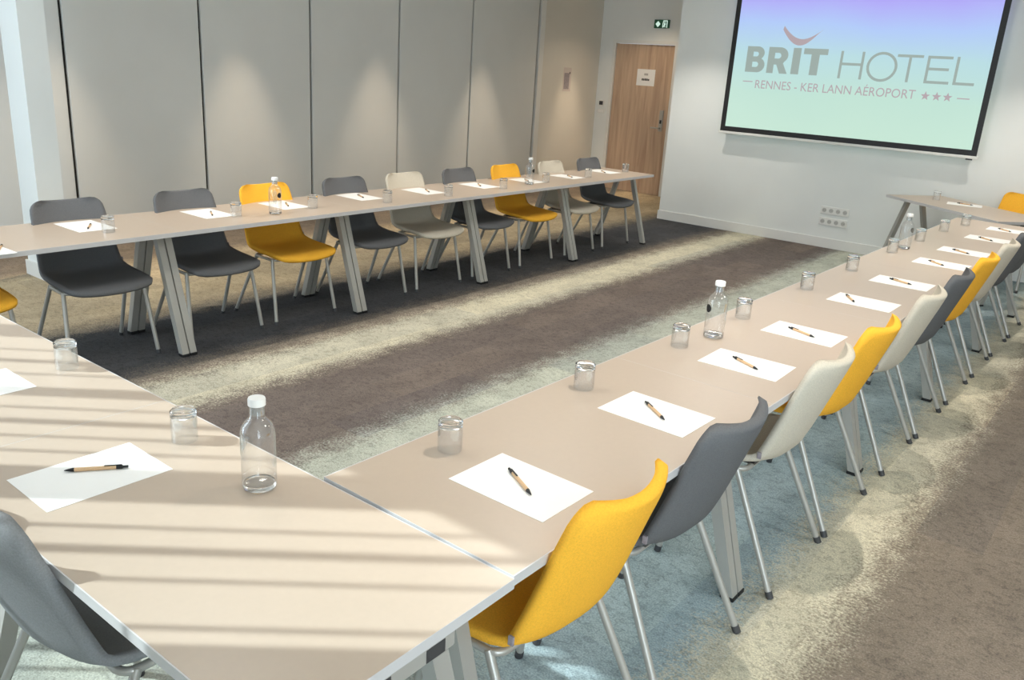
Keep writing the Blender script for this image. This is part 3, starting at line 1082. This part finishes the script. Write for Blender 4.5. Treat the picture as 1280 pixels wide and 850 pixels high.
set_place(-1.52, 8.93, FA + PI / 2 - 0.75, -1.519, 8.95, -0.14, 'white paper sheet on the angled table before the screen wall',
          'pen on the paper of the angled far table', 'paper sheets on the tables', 'pens on the paper sheets')

# ================================================================== glasses and bottles
def make_glass():
    root = empty('tumbler', (0, 0, 0))
    R, H, t_ = 0.0335, 0.088, 0.0022
    bm = bmesh.new()
    lathe(bm, [(R, 0.0), (R, 0.03), (R - 0.0003, H - 0.0185)], 28, False, False)
    lathe(bm, [(R - t_, 0.0), (R - t_, 0.03), (R - t_ - 0.0003, H - 0.0185)], 28, False, False)
    obj('glass_wall', bm, M['glass_thin'], root, True, 35)
    bm = bmesh.new()
    lathe(bm, [(0.004, H - 0.016), (R - 0.008, H - 0.0155), (R - 0.003, H - 0.0185), (R - 0.0003, H - 0.0180), (R - 0.0005, H - 0.004), (R - 0.004, H), (R - 0.009, H - 0.0005), (0.004, H - 0.002)], 28, True, True)
    obj('thick_base', bm, M['glass_solid'], root, True, 35)
    register(root)
    return root
g0 = make_glass()
gfirst = [True]
def glass(x, y, lab, z=TH):
    if gfirst[0]:
        gfirst[0] = False
        g0.location = (x, y, z + 0.0003)
        tag(g0, lab, 'glass', 'upturned tumblers on the tables')
    else:
        o = dup(g0, (x, y, z + 0.0003), random.uniform(0, 6), lab, 'upturned tumblers on the tables')
        o['category'] = 'glass'
RG = [(-1.360, 1.545), (-1.364, 2.200), (-1.353, 2.850), (-1.351, 3.440), (-1.347, 4.222), (-1.330, 4.900), (-1.325, 5.716), (-1.31, 6.35), (-1.29, 6.985), (-1.24, 7.50)]
for i, (x, y) in enumerate(RG):
    glass(x, y, ('nearest' if i == 0 else 'farthest' if i == 9 else ORD[i]) + ' upturned clear tumbler%s along the right table row' % ('' if i in (0, 9) else ' from the near end'))
LG = [(-4.472, 2.216), (-4.505, 3.036), (-4.504, 3.628), (-4.41, 4.224), (-4.39, 4.85), (-4.429, 5.575), (-4.492, 6.269), (-4.495, 6.973), (-4.56, 7.78)]
for i, (x, y) in enumerate(LG):
    glass(x, y, ('nearest' if i == 0 else 'farthest' if i == 8 else ORD[i]) + ' upturned clear tumbler%s along the left table row' % ('' if i in (0, 8) else ' from the near end'))
glass(-1.897, 1.094, 'upturned clear tumbler beside the large foreground bottle', TN)
glass(-2.615, 1.125, 'upturned clear tumbler near the left edge on the foreground table', TN)
glass(-1.79, 9.02, 'upturned clear tumbler on the angled far table')

def make_bottle(sticker):
    root = empty('water_bottle', (0, 0, 0))
    R = 0.0405
    bm = bmesh.new()
    outer = [(0.034, 0.0), (R - 0.002, 0.003), (R, 0.010), (R, 0.142), (R - 0.002, 0.155), (R - 0.007, 0.167), (R - 0.016, 0.177), (0.0195, 0.182), (0.0175, 0.188), (0.0172, 0.216)]
    lathe(bm, outer, 32, True, True)
    obj('glass_body', bm, M['glass_thin'], root, True, 50)
    bm = bmesh.new()
    lathe(bm, [(0.030, 0.001), (R - 0.003, 0.004), (R - 0.002, 0.010), (R - 0.004, 0.016), (0.015, 0.012), (0.004, 0.013)], 32, True, True)
    obj('thick_base', bm, M['glass_solid'], root, True, 50)
    bm = bmesh.new()
    lathe(bm, [(0.0178, 0.212), (0.0205, 0.2135), (0.0205, 0.228), (0.0190, 0.2315), (0.004, 0.2325)], 24, True, True)
    obj('stopper', bm, M['cap'], root, True, 40)
    bm = bmesh.new()
    lathe(bm, [(0.0165, 0.190), (0.0165, 0.212)], 20, True, True)
    obj('neck_insert', bm, M['frost'], root, True, 40)
    # sticker wrapped on the wall of the bottle, and a frosted mark on the far side
    def wrap(name, poly_fn, mat, a0, zc, ra, rz):
        bm = bmesh.new()
        n, m = 16, 4
        c = bm.verts.new(((R + 0.0004) * math.cos(a0), (R + 0.0004) * math.sin(a0), zc))
        prev = None
        rings = []
        for j in range(1, m + 1):
            ring = []
            for k in range(n):
                th = 2 * PI * k / n
                f = j / m * poly_fn(th)
                a = a0 + ra * f * math.cos(th) / R
                ring.append(bm.verts.new(((R + 0.0004) * math.cos(a), (R + 0.0004) * math.sin(a), zc + rz * f * math.sin(th))))
            rings.append(ring)
        for k in range(n):
            bm.faces.new((c, rings[0][k], rings[0][(k + 1) % n]))
        for r0, r1 in zip(rings, rings[1:]):
            for k in range(n):
                bm.faces.new((r0[k], r1[k], r1[(k + 1) % n], r0[(k + 1) % n]))
        obj(name, bm, mat, root, True)
    if sticker:
        wrap('round_sticker', lambda t: 1.0, M['black'], sticker[0], 0.122, 0.0165, 0.0165)
        wrap('frosted_print', lambda t: 1.0, M['frost'], sticker[0] + 2.4, 0.10, 0.016, 0.045)
    else:
        wrap('frosted_print', lambda t: 1.0 / (abs(math.cos(t)) + abs(math.sin(t))) * (1 + 0.2 * math.sin(2 * t)), M['frost'], 3.9, 0.115, 0.036, 0.036)
    register(root)
    return root
def tagb(o, x, y, rz, lab):
    o.location = (x, y, (TN if y < 1.2 else TH) + 0.0003); o.rotation_euler = (0, 0, rz)
    tag(o, lab, 'bottle', 'clear glass water bottles with white stoppers')
b1 = make_bottle(None)
tagb(b1, -1.545, 1.075, 0, 'large clear glass bottle with white stopper on the sunlit foreground table')
b2 = make_bottle((0.0,))
view = lambda x, y: math.atan2(-y, -x)     # towards the middle of the near row
tagb(b2, -1.318, 3.075, view(-1.318, 3.075) - 0.95, 'clear bottle with black round sticker on the right row, nearest there')
def bottle(x, y, rz, lab):
    o = dup(b2, (x, y, TH + 0.0003), rz, lab, b2['group'])
bottle(-1.31, 5.93, view(-1.31, 5.93) + 2.2, 'farther clear bottle on the right table row, before the angled table')
bottle(-4.455, 3.29, view(-4.455, 3.29) + 0.75, 'clear bottle with black sticker on the left row before a yellow chair')
bottle(-4.49, 6.02, view(-4.49, 6.02) + 0.9, 'farther clear bottle on the left table row before a beige chair')

# ================================================================== ceiling fittings
def lamp_fitting(x, y, lab):
    t = empty('downlight', (x, y, CEIL), 0, lab, 'ceiling lamp', 'round ceiling downlights')
    bm = bmesh.new()
    lathe(bm, [(0.055, -0.003), (0.052, -0.012), (0.040, -0.012), (0.038, -0.003)], 20, False, False)
    obj('trim_ring', bm, M['white'], t, True, 40)
    bm = bmesh.new()
    lathe(bm, [(0.038, -0.002), (0.036, -0.003)], 20, True, True)
    obj('lens', bm, M['lamp'], t)
nm = {-1.06: 'over the right table row', -4.62: 'over the left table row', -6.82: 'along the partition wall', -6.15: 'before the wooden door'}
cnt = {}
for x, y, *_ in DOWN:
    cnt[x] = cnt.get(x, 0) + 1
    lamp_fitting(x, y, '%s round ceiling downlight %s, counted from the windows' % (ORD[cnt[x] - 1], nm[x]))
for i, (x, y) in enumerate(FILL_PANELS):  # bodies of the added fill panels
    t = empty('ceiling_fill_panel', (x, y, CEIL), 0, '%s square ceiling panel added as fill light %s' % (ORD[i if i < 3 else i - 3], 'over the middle of the room' if i < 3 else 'over the right aisle'), 'ceiling lamp', 'square ceiling panels added as fill light')
    bm = bmesh.new()
    for lo, hi in (((-0.31, -0.31), (0.31, -0.29)), ((-0.31, 0.29), (0.31, 0.31)), ((-0.31, -0.29), (-0.29, 0.29)), ((0.29, -0.29), (0.31, 0.29))):
        box(bm, (lo[0], lo[1], -0.02), (hi[0], hi[1], -0.001))
    obj('frame', bm, M['white'], t)
    bm = bmesh.new(); box(bm, (-0.29, -0.29, -0.012), (0.29, 0.29, -0.002)); obj('diffuser', bm, M['lamp'], t)
